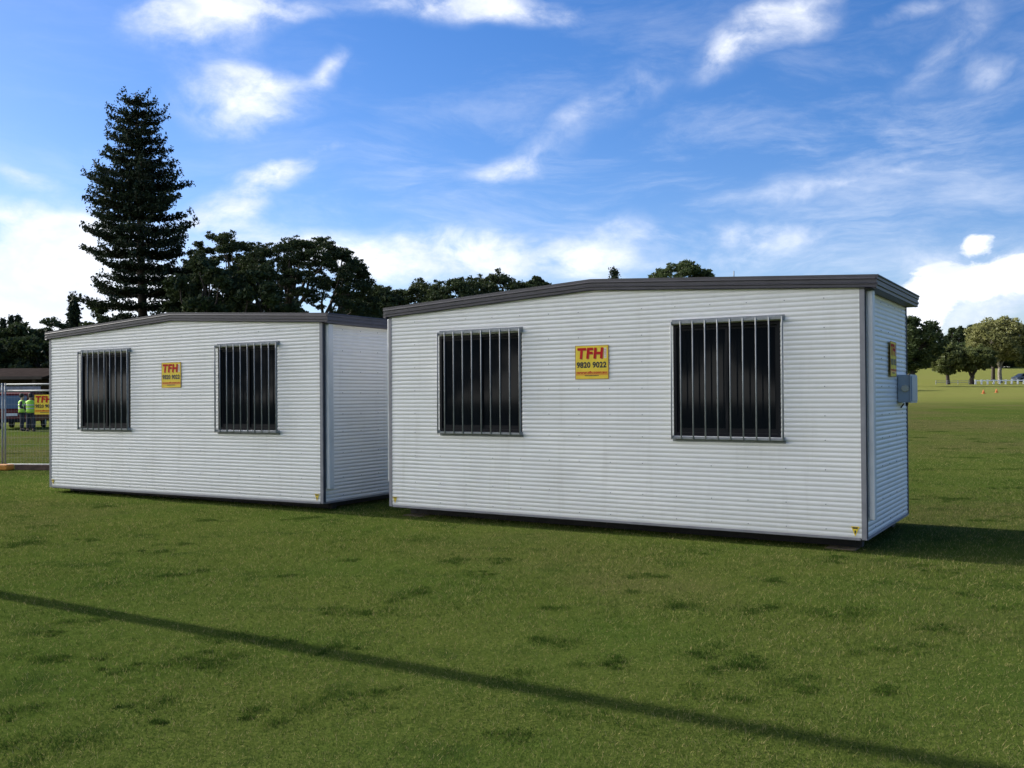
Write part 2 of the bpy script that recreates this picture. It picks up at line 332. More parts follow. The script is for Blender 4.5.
# darker weed clumps where the photo has them
tp = [(45,632),(120,668),(205,664),(140,702),(60,655),(288,575),(420,592),(230,640),(548,608),(625,592),(520,676),(690,650),(770,580),(798,684),(940,628),(1008,610),(95,620),
 (395,600),(30,707),(760,608),(830,560),(885,690),(330,700),(250,720),(160,720),(600,720),(450,560),(350,560),(180,575),(665,605),(720,665),(740,662),(970,595),(918,565),(940,548),(1000,538),(985,545),
 (925,470),(950,452),(975,445),(1000,452),(940,440),(965,470),(995,488),(1015,470),(930,500),(20,545),(90,540),(150,552),(210,520),(400,540),(500,560),(560,640),(640,575),(700,690),(870,610),(900,650),(510,735),(40,745)]
TX, TY, TH = [], [], []
random.seed(21)
for _ in range(70):
    zz_ = random.uniform(5, 34); tp.append((random.uniform(0, 1024), 399+F*CZ/zz_)) if True else None
for (px_, py_) in tp:
    Zc = F*CZ/(py_-H0(px_)); xc = (px_-512)/F*Zc; r_ = random.uniform(.035, .10)*(1 if Zc < 12 else 1.6); k = int(190*r_/.1)
    for j in range(random.randint(3, 7)):
        cx_, cy_ = xc+random.gauss(0, r_*1.3), Zc+random.gauss(0, r_*1.1); rr = r_*random.uniform(.3, 1.2)
        TX.append(rng.normal(cx_, rr*.95, k)); TY.append(rng.normal(cy_, rr*.95, k))
        dd = np.hypot(TX[-1]-cx_, TY[-1]-cy_)/rr; TH.append((0.014+.014*np.exp(-dd*dd))*rng.uniform(.6, 1.1, k))
TX, TY, TH = map(np.concatenate, (TX, TY, TH))
blades('weed_clumps', TX, TY, TH, .006, M_tuft, 'scattered clumps of darker longer grass in the lawn', .9)
# ------------------------------------------------------------------ site cabins
L, D, HE, HR = 6.0, 2.36, 2.48, 2.645
def ztop(s): return HE+(HR-HE)*(1-abs(s-3)/3)
PITCH, DEP = .0495, .0085
def prof(z): 
    k = abs(math.sin(PI*z/PITCH)); return DEP*k**.75
def corr_wall(name, width, topf, holes, place, parent, screws=True):
    """corrugated sheet: columns along s, rows along z; place(s, out, z) -> point"""
    br = {0.0, width}; s = 0
    while s < width: br.add(round(s, 4)); s += .12
    for h in holes: br |= {h[0], h[1]}
    S = sorted(br); zs = sorted(set([round(i*PITCH/8, 5) for i in range(int(HR/PITCH*8)+1)]+[v for h in holes for v in h[2:4]]))
    bm = bmesh.new(); grid = {}
    for i, s in enumerate(S):
        t = topf(s)
        for j, z in enumerate(zs):
            zz = min(z, t); grid[i, j] = bm.verts.new(place(s, prof(zz), zz))
    for i in range(len(S)-1):
        sm = (S[i]+S[i+1])/2
        for j in range(len(zs)-1):
            zm = (zs[j]+zs[j+1])/2
            if zs[j] >= max(topf(S[i]), topf(S[i+1])): continue
            if any(h[0] < sm < h[1] and h[2] < zm < h[3] for h in holes): continue
            try: f = bm.faces.new((grid[i, j], grid[i+1, j], grid[i+1, j+1], grid[i, j+1])); f.smooth = True
            except ValueError: pass
    if screws:
        rows = [round(k/PITCH)*PITCH+PITCH/2 for k in (.06, .32, .62, .92, 1.2, 1.5, 1.8, 2.1, 2.36)]
        s = .42
        while s < width-.1:
            for z in rows:
                if any(h[0]-.08 < s < h[1]+.08 and h[2]-.08 < z < h[3]+.08 for h in holes): continue
                c = [bm.verts.new(place(s+.0055*math.cos(a), DEP+.0035, z+.0055*math.sin(a))) for a in [k*PI/3 for k in range(6)]]
                c2 = [bm.verts.new(place(s+.0065*math.cos(a), DEP-.002, z+.0065*math.sin(a))) for a in [k*PI/3 for k in range(6)]]
                fs = [bm.faces.new(c)]+[bm.faces.new((c[k], c2[k], c2[(k+1) % 6], c[(k+1) % 6])) for k in range(6)]
                for f in fs: f.material_index = 1
            s += .4
    bmesh.ops.delete(bm, geom=[v for v in bm.verts if not v.link_faces], context='VERTS')
    bmesh.ops.remove_doubles(bm, verts=bm.verts, dist=1e-5)
    bmesh.ops.recalc_face_normals(bm, faces=bm.faces)
    me = bpy.data.meshes.new(name); bm.to_mesh(me); bm.free(); me.materials.append(M_wall); me.materials.append(M_screw)
    o = bpy.data.objects.new(name, me); col.objects.link(o); o.parent = parent; return o
WN = [(.812, 2.045, .985, 2.2), (3.995, 5.175, .985, 2.2)]
def make_sign(parent, M, w=.43, h=.39):
    """hire sign; M maps sign plane (x right, -y out, z up) into parent space"""
    b = MB(); b.mi = 0
    b.box(0, w, -.004, 0, 0, h, M); b.mi = 1
    t = .005
    for r_ in ((0, w, 0, t), (0, w, h-t, h), (0, t, t, h-t), (w-t, w, t, h-t)): b.box(r_[0]-.0005, r_[1]+.0005, -.0052, -.0005, r_[2]-.0005*(r_[2] == 0), r_[3], M)
    s = b.build('sign', [M_yel, M_edge], parent)
    b = MB(); b.box(.008, w-.008, -.0048, -.004, .125*h/.39*.35, .088, M); b.build('orange_strip', M_yel2, s)
    def X_(v): return (v-370)/342*w
    def Z_(v): return h-(v-160)/345*h
    e = .0065
    text_mesh('lettering', 'TFH', (X_(400), X_(668), Z_(302), Z_(192)), M_edge, s, M, .03, .1, e-.001, 1.12)
    text_mesh('lettering', 'TFH', (X_(392), X_(660), Z_(295), Z_(184)), M_red, s, M, .04, .1, e, 1.12)
    b = MB(); b.box(X_(668), X_(690), -.006, -.004, Z_(292), Z_(188), M); hb = b.build('side_panel', M_white, s)
    Rm = M @ Matrix.Translation((X_(686), 0, Z_(284))) @ Matrix.Rotation(-PI/2, 4, 'Y')
    text_mesh('lettering', 'HIRE', (0, (88/345)*h, 0, (14/342)*w), M_red, s, Rm, .0, 0, e)
    text_mesh('lettering', '9820 9022', (X_(386), X_(692), Z_(391), Z_(329)), M_ink, s, M, .04, 0, e, 1.05)
    text_mesh('lettering', 'www.tfh.com.au', (X_(388), X_(692), Z_(449), Z_(423)), M_red, s, M, .02, 0, e)
    b = MB()
    x = X_(470)
    while x < X_(605): b.box(x, x+.011, -.0056, -.0048, Z_(474), Z_(463), M); x += .0165
    b.build('small_print', M_ink, s)
    return s
def side_mat(s0): return Matrix()
def make_cabin():
    r = empty('site_cabin')
    corr_wall('front_wall', L, ztop, WN, lambda s, o, z: (s, -o, z), r)
    corr_wall('end_wall', D, lambda s: HE+.02, [], lambda s, o, z: (L+o, s, z), r)
    corr_wall('end_wall', D, lambda s: HE+.02, [], lambda s, o, z: (-o, D-s, z), r, False)
    corr_wall('rear_wall', L, ztop, [], lambda s, o, z: (L-s, D+o, z), r, False)
    for (x, y, sx, sy) in ((0, 0, -1, -1), (L, 0, 1, -1), (0, D, -1, 1), (L, D, 1, 1)):
        t = .012; wv_ = .036
        b = MB(); b.box(*sorted((x+sx*t, x-sx*wv_)), *sorted((y+sy*t, y+sy*.0005)), -.012, HE+.01)
        b.box(*sorted((x+sx*t, x+sx*.0005)), *sorted((y+sy*.0003, y-sy*wv_)), -.012, HE+.01); b.mi = 1; b.box(*sorted((x+sx*.0142, x+sx*.0147)), *sorted((y-sy*.003, y-sy*.044)), 0, HE+.005); b.build('corner_trim', [M_trim, M_gap_shade], r)
    b = MB()
    b.box(.047, L-.047, -.0125, .02, -.018, .006); b.box(.047, L-.047, D-.02, D+.0125, -.018, .006)
    b.box(L-.02, L+.0125, .047, D-.047, -.018, .006); b.box(-.0125, .02, .047, D-.047, -.018, .006); b.build('bottom_rail', M_trim, r)
    b = MB()                                    # chassis set back under the floor
    for y in (.30, D-.40): b.box(.1, L-.1, y, y+.1, -.13, -.03)
    for k in range(7): b.box(.12+k*.94, .2+k*.94, .29, D-.39, -.10, -.035)
    b.box(.02, L-.02, .02, D-.02, -.03, -.019); b.build('chassis', M_steel, r)
    for x, y in ((.12, .1), (L-.42, .1), (.12, D-.3), (L-.42, D-.3)):
        b = MB(); b.box(x, x+.3, y, y+.2, -.165, -.131, bev=.004); b.build('packer', M_timber, r)
    # roof, fascia, gutter
    b = MB(); o0, o1 = -.06, 6.10
    def zr(s): return 2.60+(2.77-2.60)*(1-abs(s-3)/3.1)
    for a, c in ((o0, 3), (3, o1)):
        za, zc = zr(a), zr(c); b.poly([(a, -.03, za-.02), (c, -.03, zc-.02), (c, -.03, zc-.005), (a, -.03, za-.005)], (0, D+.06, 0))
    b.poly([(o0+.02, .0, HE+.005), (o1-.02, 0, HE+.005), (o1-.02, 0, zr(o1)-.021), (3, 0, zr(3)-.021), (o0+.02, 0, zr(o0)-.021)][::1], (0, D, 0))
    b.build('roof', M_fascia, r)
    P = [(0, .016), (.030, .016), (.036, .024), (.044, .024), (.050, .012), (.078, .012), (.084, .022), (.092, .022), (.098, .010), (.120, .010), (.128, .020), (.128, 0), (0, 0)]   # fascia section: (down, out)
    for y, sg in ((-.032, -1), (D+.032, 1)):
        b = MB()
        for a, c in ((-.072, 3), (3, 6.125)):
            za, zc = zr(a)+.004, zr(c)+.004
            b.poly([(a, y+sg*o_, za-d_) for d_, o_ in P], (c-a, 0, zc-za))
        b.build('fascia', M_fascia, r)
    for x, sg in ((6.10, 1), (-.03, -1)):
        b = MB(); Pg = [(0, .0), (0, .05), (.012, .055), (.022, .045), (.045, .045), (.052, .034), (.075, .034), (.08, .044), (.1, .044), (.108, .032), (.135, .032), (.138, 0)]
        b.poly([(x+sg*o_, -.045, 2.602-d_) for d_, o_ in Pg], (0, D+.09, 0)); b.box(*sorted((x-sg*(.09 if sg > 0 else .015), x+sg*.002)), -.012, D+.012, 2.464, 2.472); b.build('gutter', M_fascia, r)
    # downpipes at the ends
    for x, sg, z0 in ((L, 1, .18), (0, -1, .30)):
        b = MB(); xa, xb = sorted((x+sg*.022, x+sg*.082)); b.box(xa, xb, .045, .145, z0, 2.463, bev=.012); b.build('downpipe', M_pipe, r)
    # windows and guards
    for wi, (a, c, z0, z1) in enumerate(WN):
        b = MB(); t = .035
        b.box(a, c, -.006, .05, z0, z0+t); b.box(a, c, -.006, .05, z1-t, z1); b.box(a, a+t, -.006, .05, z0+t, z1-t); b.box(c-t, c, -.006, .05, z0+t, z1-t)
        w = b.build('window', M_black, r)
        m = (a+c)/2
        for xa, xb, yy in ((a+t, m+.02, .018), (m-.02, c-t, .036)):
            b = MB(); k = .03; za, zb = z0+t, z1-t
            b.box(xa, xb, yy, yy+.015, za, za+k+.02); b.box(xa, xb, yy, yy+.015, zb-k, zb); b.box(xa, xa+k, yy, yy+.015, za+k+.02, zb-k); b.box(xb-k, xb, yy, yy+.015, za+k+.02, zb-k)
            b.build('sash', M_black, w)
            b = MB(); b.box(xa+k, xb-k, yy+.005, yy+.009, za+k+.02, zb-k); b.build('pane', M_glass, w)
        b = MB(); b.box(a+.01, c-.01, .052, .056, z0, z1); b.build('dark_backing', M_backing, w)  # black sheet in place of the unlit cabin interior
        # cage of bars standing off the wall
        ga, gc, gz0, gz1 = (.825, c+.015, .955, 2.245) if wi == 0 else (a-.005, c+.045, .945, 2.235)
        b = MB(); y0 = -.072
        b.box(ga, gc, y0, y0+.018, gz1-.028, gz1-.004); b.box(ga, gc, y0, y0+.018, gz0+.010, gz0+.034)
        b.box(ga, gc, y0+.0185, -.010, gz1-.008, gz1-.003); b.box(ga, gc, y0+.0185, -.010, gz0+.008, gz0+.013)     # flanges back to the wall
        b.box(ga-.005, gc+.005, -.014, -.009, gz1-.002, gz1+.022); b.box(ga-.005, gc+.005, -.014, -.009, gz0-.022, gz0+.006)
        for x in (ga+.03, gc-.03):
            for z in (gz1+.010, gz0-.008): b.box(x-.008, x+.008, -.020, -.0135, z-.008, z+.008)
        [b.box(x_, x_+.005, y0+.002, y0+.016, gz0+.034, gz1-.028) for x_ in (ga, gc-.005)]; [b.box(x_, x_+.010, y0+.0185, -.012, z_, z_+.03) for x_ in (ga, gc-.010) for z_ in (gz0+.014, gz1-.04)]
        cg = b.build('window_guard', M_galv, r)
        nb = 8; first = .943 if wi == 0 else a+.112
        for x in [ga+.007]+[first+.1385*k for k in range(8 + (wi == 0))]+([] if wi == 0 else [gc-.007]):
            b = MB(); b.tube([(x, y0-.004, gz0+.005), (x, y0-.004, gz1-.003)], .0075, 6); b.build('bar', M_galv, cg)
    make_sign(r, Matrix.Translation((2.78, -.012, 1.62)))
    # corner warning stickers
    for x, k in ((.05, .85), (5.862, 1)):
        b = MB(); z = .018 if k == 1 else .03
        b.poly([(x, -.0145, z+.1*k), (x+.082*k, -.0145, z+.1*k), (x+.041*k, -.0145, z)], (0, .003, 0)); b.mi = 1
        b.poly([(x+.012*k, -.0155, z+.093*k), (x+.07*k, -.0155, z+.093*k), (x+.063*k, -.0155, z+.076*k), (x+.019*k, -.0155, z+.076*k)], (0, .0009, 0))
        b.box(x+.034*k, x+.048*k, -.0155, -.0147, z+.03*k, z+.06*k)
        b.build('warning_sticker', [M_yel, M_ink], r)
    return r
cab = make_cabin()
cab.location = (-1.6121, 12.5606, .141); cab.rotation_euler = (0, 0, -.5568)
tag(cab, 'nearer white corrugated site cabin on the right, with power box on its end wall', 'site cabin', 'white site cabins on the lawn')
cab2 = copy_tree(cab)
cab2.location = (-7.8022, 16.0626, .097); cab2.rotation_euler = (0, -.0042, -.5231)
cab2['label'] = 'farther white corrugated site cabin on the left, below the tall pine'
# things found only on the near cabin's end wall
Ms = Matrix.Translation((L+.03, 1.19, 1.62)) @ Matrix.Rotation(PI/2, 4, 'Z') @ Matrix.Rotation(R(2), 4, 'Z')
make_sign(cab, Ms)
b = MB(); b.box(L+.01, L+.15, 1.72, 2.12, 1.33, 1.645, bev=.01); b.mi = 1; b.box(L+.1505, L+.165, 1.74, 2.10, 1.345, 1.63, bev=.006); b.mi = 0
b.box(L+.148, L+.153, 1.70, 2.14, 1.325, 1.65)
box = b.build('power_inlet_box', [M_box, M_box], cab)
b = MB(); Mx = Matrix.Translation((L+.095, 1.721, 1.49)) @ Matrix.Rotation(PI/2, 4, 'X')
b.lathe([(.045, -.002), (.045, .012), (.036, .02), (.034, .035), (.02, .036)], 8, Mx, False); b.build('socket', M_cream, box)
b = MB(); b.tube([(L+.08, 1.9, 1.335), (L+.08, 1.9, 1.29)], [.018, .014], 8); b.tube([(L+.05, 1.9, 1.32), (L+.012, 1.92, 1.27)], .008, 6); b.build('cable_gland', M_steel, box)
b = MB(); b.tube([(4.55, .4, 2.70), (4.55, .4, 2.80)], .006, 5); b.build('roof_spike', M_galv, cab)
# ------------------------------------------------------------------ light pole left of the view; it throws the long shadow on the lawn
lp = empty('light_pole', (-8.49, 10.27, 0), label='tall round steel floodlight pole standing left of the cabins', cat='light pole')
b = MB(); b.tube([(0, 0, 0), (0, 0, 16)], [.10, .075], 16); b.build('pole', M_galv, lp)
b = MB(); b.box(-.25, .25, -.25, .25, 0, .04, bev=.01); b.lathe([(.14, .04), (.14, .3), (.11, .32)], 12); b.build('base_plate', M_galv, lp)
b = MB(); b.box(-1.1, 1.1, -.05, .05, 15.8, 15.9); b.build('crossarm', M_galv, lp)
for x in (-.8, .8):
    b = MB(); b.box(x-.25, x+.25, -.4, .1, 15.92, 16.05, bev=.03); b.build('floodlight', M_fascia, lp)
# ------------------------------------------------------------------ trees
def leaves(centers, size, ls, name, m, parent, up=.0):
    n = len(centers); a = rng.normal(size=(n, 3)); a /= np.linalg.norm(a, axis=1)[:, None]
    c = rng.normal(size=(n, 3)); c[:, 2] += up; bb = np.cross(a, c); bb /= np.linalg.norm(bb, axis=1)[:, None]
    s = (ls*rng.uniform(.6, 1.3, n))[:, None]
    co = np.empty((n, 4, 3)); co[:, 0] = centers-a*s; co[:, 1] = centers+bb*s*.5; co[:, 2] = centers+a*s; co[:, 3] = centers-bb*s*.5
    return np_mesh(name, co.reshape(-1, 3), 4, np.arange(n*4), m, parent)
def clump_pts(c, r, n, flat=.75, shell=.5):
    d = rng.normal(size=(n, 3)); d /= np.linalg.norm(d, axis=1)[:, None]
    k = rng.uniform(shell, 1, n)**.7*(1+.18*rng.normal(size=n)); p = d*k[:, None]*np.array([r, r, r*flat]); return p+np.array(c)
def limb(b, p0, p1, r0, r1, seg=5, sag=.12):
    p0, p1 = Vector(p0), Vector(p1); L_ = (p1-p0).length; pts, rad = [], []
    for i in range(seg+1):
        t = i/seg; p = p0.lerp(p1, t); w = math.sin(PI*t)
        p += Vector((random.gauss(0, .03)*L_*w, random.gauss(0, .03)*L_*w, sag*L_*w*.5)); pts.append(p); rad.append(r0+(r1-r0)*t)
    b.tube(pts, rad, 6)
    return pts
def tree(name, label, px, Z, top_py, wpx, base_frac=.3, n_cl=40, lpc=260, ls=.22, leaf=None, bark=None, trunk_h=.3, trunk_r=.25, group=None, cr=.2, flat=.7, dome=False, fork=2, seed=0, loc=None, cat='tree', H=None, Rw=None, hollow=.35):
    random.seed(seed+100); global rng; rng = np.random.default_rng(seed+100)
    x, y, z = loc if loc else at(px, Z)
    Ht = H or (zof(px, top_py, Z)-z); Rr = Rw or wpx/F*Z/2
    t = empty(name, (x, y, z), label=label, cat=cat, group=group)
    zc0 = Ht*base_frac; P = []; C = []
    hz = Ht-zc0; GA = PI*(3-5**.5)
    for i in range(n_cl):
        u = (i+.5)/n_cl; inner = (i % 4 == 0)
        zz = (1-u*.97) if dome else 1-2*u
        zz = max(-1, min(1, zz+random.gauss(0, .05))); rr0 = math.sqrt(max(0, 1-zz*zz)); a = GA*i+random.gauss(0, .25)
        k = random.uniform(max(hollow, .45), .85) if inner else (random.uniform(.93, 1.02) if dome else random.uniform(.84, 1.06))
        rad = Rr*(1-cr*.8)
        if dome: c = (rr0**.8*math.cos(a)*rad*k, rr0**.8*math.sin(a)*rad*k, zc0+hz*(zz**.8*k if zz > 0 else 0)*(1-cr*.4))
        else: c = (rr0*math.cos(a)*rad*k, rr0*math.sin(a)*rad*k, zc0+hz/2+zz*k*hz*(.5-cr*.42*Rr/hz))
        C.append(c)
    for c in C:
        rr = Rr*cr*random.uniform(.75, 1.25); P.append(clump_pts(c, rr, lpc, flat))
        for j in range(3):        # ragged satellites
            d = Vector((random.gauss(0, 1), random.gauss(0, 1), random.gauss(0, .6))).normalized()*rr*1.05
            P.append(clump_pts((c[0]+d.x, c[1]+d.y, c[2]+d.z), rr*.42, lpc//7, flat, .2))
    P = np.concatenate(P); lo, hi = np.percentile(P[:, 2], (.4, 99.3)); P[:, 2] = zc0+(P[:, 2]-lo)/(hi-lo)*(Ht-zc0)
    C = [(c[0], c[1], zc0+(c[2]-lo)/(hi-lo)*(Ht-zc0)) for c in C]
    k = Rr/max(np.percentile(np.abs(P[:, 0]), 98.5), .1); P[:, :2] *= k; C = [(c[0]*k, c[1]*k, c[2]) for c in C]
    leaves(P, None, ls, 'crown', leaf or L_dark, t)
    b = MB(); th = Ht*trunk_h; forks = []
    b.tube([(0, 0, -.3), (.02, 0, th*.15), (random.gauss(0, .08), 0, th*.6), (random.gauss(0, .12), 0, th)], [trunk_r*1.5, trunk_r*1.08, trunk_r*.95, trunk_r*.9], 9)
    for f in range(fork+2):
        a = 2*PI*f/(fork+2)+random.random(); e = (math.cos(a)*Rr*.35, math.sin(a)*Rr*.35, th+(Ht-th)*random.uniform(.25, .45)); limb(b, (0, 0, th*.93), e, trunk_r*.7, trunk_r*.4); forks.append(e)
    for c in C[::max(1, len(C)//34)]:
        e = min(forks, key=lambda q_: (Vector(q_)-Vector(c)).length); limb(b, e, c, trunk_r*.33, trunk_r*.08)
    b.build('trunk', bark or M_bark, t)
    return t
def norfolk(name, label, px, Z, top_py, profile, n_wh=27, lean=0.0, tuft=.30, seed=1, zlow=2.0, dens=1.0, group=None):
    """profile: [(height fraction, radius m)]"""
    random.seed(seed); global rng; rng = np.random.default_rng(seed)
    x, y, z = at(px, Z); Ht = zof(px, top_py, Z)-z-.3; t = empty(name, (x, y, z), label=label, cat='pine tree', group=group)
    b = MB(); ax = lambda h: Vector((-lean*h/Ht, 0, h))
    b.tube([ax(h) for h in np.linspace(-.3, Ht, 12)], [.42*(1-k/11.)**.8+.03 for k in range(12)], 9)
    P = []
    fr = [p[0] for p in profile]; rr_ = [p[1] for p in profile]
    h = zlow; 
    while h < Ht-.25:
        f = h/Ht; Rr = float(np.interp(f, fr, rr_)); nb = random.choice((6, 7, 8)) if f < .85 else 6; a0 = random.random()*6.28
        for k in range(nb):
            a = a0+2*PI*k/nb+random.gauss(0, .1); r_ = Rr*random.choice((random.uniform(.82, 1.1), random.uniform(.82, 1.05), random.uniform(.5, .85))); d = Vector((math.cos(a), math.sin(a), 0)); sd = Vector((-d.y, d.x, 0))
            hh = h+random.gauss(0, .07)
            def bp(s): return ax(hh)+d*(r_*s)+Vector((0, 0, -.07*r_*math.sin(s*PI*.8)+.11*r_*s*s*s+.10*f*r_*s-.05*(1-f)*r_*s))
            b.tube([bp(s) for s in (0, .35, .7, 1)], [.07*(1-f*.5), .05, .03, .015], 5)
            s = .16 if f > .6 else .3
            while s <= 1.02:
                wside = .26*r_*(math.sin(min(s, 1)*PI*.83)+.10)*(1.0 if r_ > 1.5 else .7)
                nsub = max(1, int(wside/.23))
                for q_ in range(-nsub, nsub+1):
                    if q_ and random.random() < .15: continue
                    c = bp(s)+sd*(q_/max(nsub, 1)*wside)+d*(-abs(q_)/max(nsub, 1)*.1*r_)+Vector((0, 0, .10+abs(q_)*.03))
                    n = int(12*dens); pp = rng.normal(size=(n, 3))*np.array([.11, .11, .08])+np.array(c); P.append(pp)
                s += .30/max(r_, .8)
            # upturned tip cords
            for j in range(3):
                c = bp(1)+sd*random.gauss(0, .16)+d*random.uniform(-.05, .28)+Vector((0, 0, random.uniform(.05, .4))); P.append(rng.normal(size=(int(10*dens), 3))*np.array([.09, .09, .15])+np.array(c))
        h += (1.14-.44*f)*random.uniform(.88, 1.12)
    for j in range(5): P.append(rng.normal(size=(14, 3))*np.array([.12, .12, .25])+np.array(ax(Ht-.3-.2*j)))
    leaves(np.concatenate(P), None, .12, 'crown', L_pine, t, 1.0)
    b.build('trunk', M_bark, t); return t
norfolk('norfolk_pine', 'very tall dark pine with tiered upturned branches behind the left cabin', 146, 71, 87,
        [(0, 4.5), (.2, 4.3), (.35, 4.4), (.5, 4.3), (.62, 4.0), (.72, 3.5), (.8, 2.6), (.86, 2.15), (.9, 2.05), (.95, 1.7), (.985, .9), (1, .25)], lean=.75)
TG = 'trees behind the cabins'
# umbrella figs left of centre
tree('fig_tree', 'broad umbrella-crowned dark tree with sky showing through its branches, right of the tall pine', 304, 76, 241, 142, .5, 270, 280, .088, L_dark, M_bark, .2, .5, TG, .085, .5, True, 5, 11, hollow=.8)
tree('fig_tree', 'dark round-topped tree just right of the tall pine, overlapping the umbrella-crowned tree', 224, 84, 236, 92, .45, 120, 330, .10, L_dark, M_bark, .2, .4, TG, .13, .5, True, 4, 12, hollow=.7)
tree('dark_tree', 'low dense dark tree between the tall pine and the umbrella-crowned tree', 206, 66, 262, 90, .12, 46, 300, .16, L_dark, M_bark, .2, .3, TG, .22, .7, False, 2, 13)
tree('dark_tree', 'low dense dark tree at the foot of the umbrella-crowned tree', 258, 66, 268, 80, .1, 40, 300, .16, L_dark, M_bark, .2, .3, TG, .22, .7, False, 2, 14)
tree('dark_tree', 'small dark tree low between the pine trunk and the small pointed conifer', 104, 80, 304, 60, .1, 30, 260, .17, L_dark, M_bark, .2, .3, TG, .25, .7, False, 2, 15)
# central line
for i, (px, tp_, w, Z) in enumerate([(376, 288, 70, 105), (418, 284, 78, 112), (458, 280, 76, 108), (500, 276, 80, 112), (538, 278, 44, 118)]):
    lab = ['dark tree directly right of the umbrella-crowned tree above the cabin gap', 'dark tree second in the line behind the near cabin, left of its ridge', 'dark tree in the middle of the line behind the near cabin roof',
           'tallest dark tree in the line left of the near cabin ridge', 'last dark tree at the right end of the line by the near cabin ridge'][i]
    tree('dark_tree', lab, px, Z, tp_, w, .55, 90, 220, .17, L_dark, M_bark, .25, .35, TG, .17, .6, True, 2, 20+i)
tree('round_tree', 'green dome of a single tree showing above the near cabin roof', 682, 112, 264, 72, .62, 110, 260, .15, L_mid, M_bark, .3, .4, None, .15, .6, True, 2, 30)
def conifer(label, px, Z, top_py, wpx, seed, zl=.05, leaf=None):
    random.seed(seed); global rng; rng = np.random.default_rng(seed)
    x, y, z = at(px, Z); Ht = zof(px, top_py, Z)-z; t = empty('small_conifer', (x, y, z), label=label, cat='conifer', group='small pointed conifers')
    Rr = wpx/F*Z/2; P = []
    for i in range(420):
        f = random.random(); h = Ht*(zl+(1-zl)*f); r_ = Rr*(1-f)**.75*random.uniform(.3, 1.05); a = random.random()*6.28
        P.append(rng.normal(size=(16, 3))*.16*(Rr/1.5+.3)+np.array([math.cos(a)*r_, math.sin(a)*r_, h-.1*r_]))
    leaves(np.concatenate(P), None, .2, 'crown', leaf or L_pine, t); b = MB(); b.tube([(0, 0, -.3), (0, 0, Ht*.5), (0, 0, Ht*.97)], [.2, .12, .02], 7); b.build('trunk', M_bark, t)
conifer('small pointed dark conifer left of the tall pine above the left cabin roof edge', 74, 90, 299, 26, 41)
conifer('tiny conifer tip poking above the near cabin roof right of the ridge', 615, 130, 271, 34, 42)
conifer('pointed conifer top nearest the left edge of the photo', 3, 125, 319, 14, 43)
conifer('middle one of three pointed conifer tops at the far left skyline', 11, 125, 317, 13, 44)
conifer('rightmost of three pointed conifer tops at the far left skyline', 18, 125, 316, 15, 45)
for i, (px, tp_, w, Z) in enumerate([(-12, 326, 60, 112), (22, 324, 56, 112), (52, 321, 46, 116), (30, 340, 70, 92), (-20, 338, 60, 90), (70, 335, 50, 95)]):
    lab = ['dark tree cut by the left edge on the skyline', 'dark tree under the three conifer tops at far left', 'dark tree left of the small pointed conifer', 'lower dark tree behind the brown pavilion roof',
           'lower dark tree cut by the left edge above the pavilion roof', 'lower dark tree against the left cabin roof corner'][i]
    tree('dark_tree', lab, px, Z, tp_, w, .02, 36, 260, .24, L_dark, M_bark, .2, .3, 'trees at the far left', .24, .7, False, 2, 50+i)
# right-hand trees
RG = 'trees beside the white fence on the right'
tree('dark_tree', 'large dark tree touching the near cabin right wall, leftmost beyond the field', 912, 128, 319, 56, .22, 60, 260, .2, L_mid, M_bark, .3, .45, RG, .2, .7, False, 2, 61, hollow=.3)
tree('olive_tree', 'small green tree with thin trunk right of the large dark tree', 948, 150, 345, 34, .28, 40, 220, .22, L_olive, M_bark, .3, .28, RG, .22, .7, False, 2, 62)
tree('olive_tree', 'low spreading olive tree on a dark forked trunk left of the white fence', 972, 150, 347, 44, .36, 44, 220, .22, L_olive, M_bark, .22, .34, RG, .2, .6, False, 2, 63)
tree('pale_tree', 'tall pale olive tree on a light forked trunk behind the white fence', 1000, 156, 319, 60, .36, 84, 190, .22, L_light, M_barkp, .26, .32, RG, .19, .62, False, 3, 64)
tree('olive_tree', 'tree with a dark reddish trunk partly behind the tall pale olive tree', 993, 163, 336, 44, .4, 38, 220, .24, L_olive, M_bark, .36, .3, RG, .2, .6, False, 2, 65)
tree('olive_tree', 'green tree cut by the right edge of the photo', 1035, 158, 333, 44, .3, 44, 220, .24, L_olive, M_bark, .3, .4, RG, .2, .6, False, 2, 66)
BG_ = 'trees on the hill beyond the field'
HT = [(958, 328, 26, 250, L_dark, 'dark tree on the hill with the left of two high tops'), (975, 326, 24, 255, L_dark, 'dark tree on the hill with the right of two high tops'),
 (940, 343, 26, 245, L_dark, 'dark hill tree in the gap beside the large dark tree'), (988, 333, 30, 262, L_dark, 'dark hill tree rising left of the tall pale tree'),
 (1014, 345, 36, 250, L_dark, 'low dark hill tree right of the pale trunk'), (1040, 347, 36, 250, L_dark, 'low dark hill tree at the right edge'),
 (920, 347, 36, 240, L_dark, 'dark hill tree behind the large dark tree'), (966, 344, 32, 240, L_mid, 'green hill tree below the two high tops'),
 (950, 350, 34, 236, L_mid, 'lowest green hill tree behind the thin trunked tree'), (1000, 346, 36, 238, L_dark, 'dark hill tree behind the pale trunk'), (984, 349, 32, 236, L_dark, 'dark hill tree directly behind the low forked olive tree')]
for i, (px, tp_, w, Z, lf, lab) in enumerate(HT):
    tree('hill_tree', lab, px, Z, tp_, w, .0, 34, 220, .36, lf, M_bark, .2, .4, BG_, .26, .75, False, 2, 70+i)
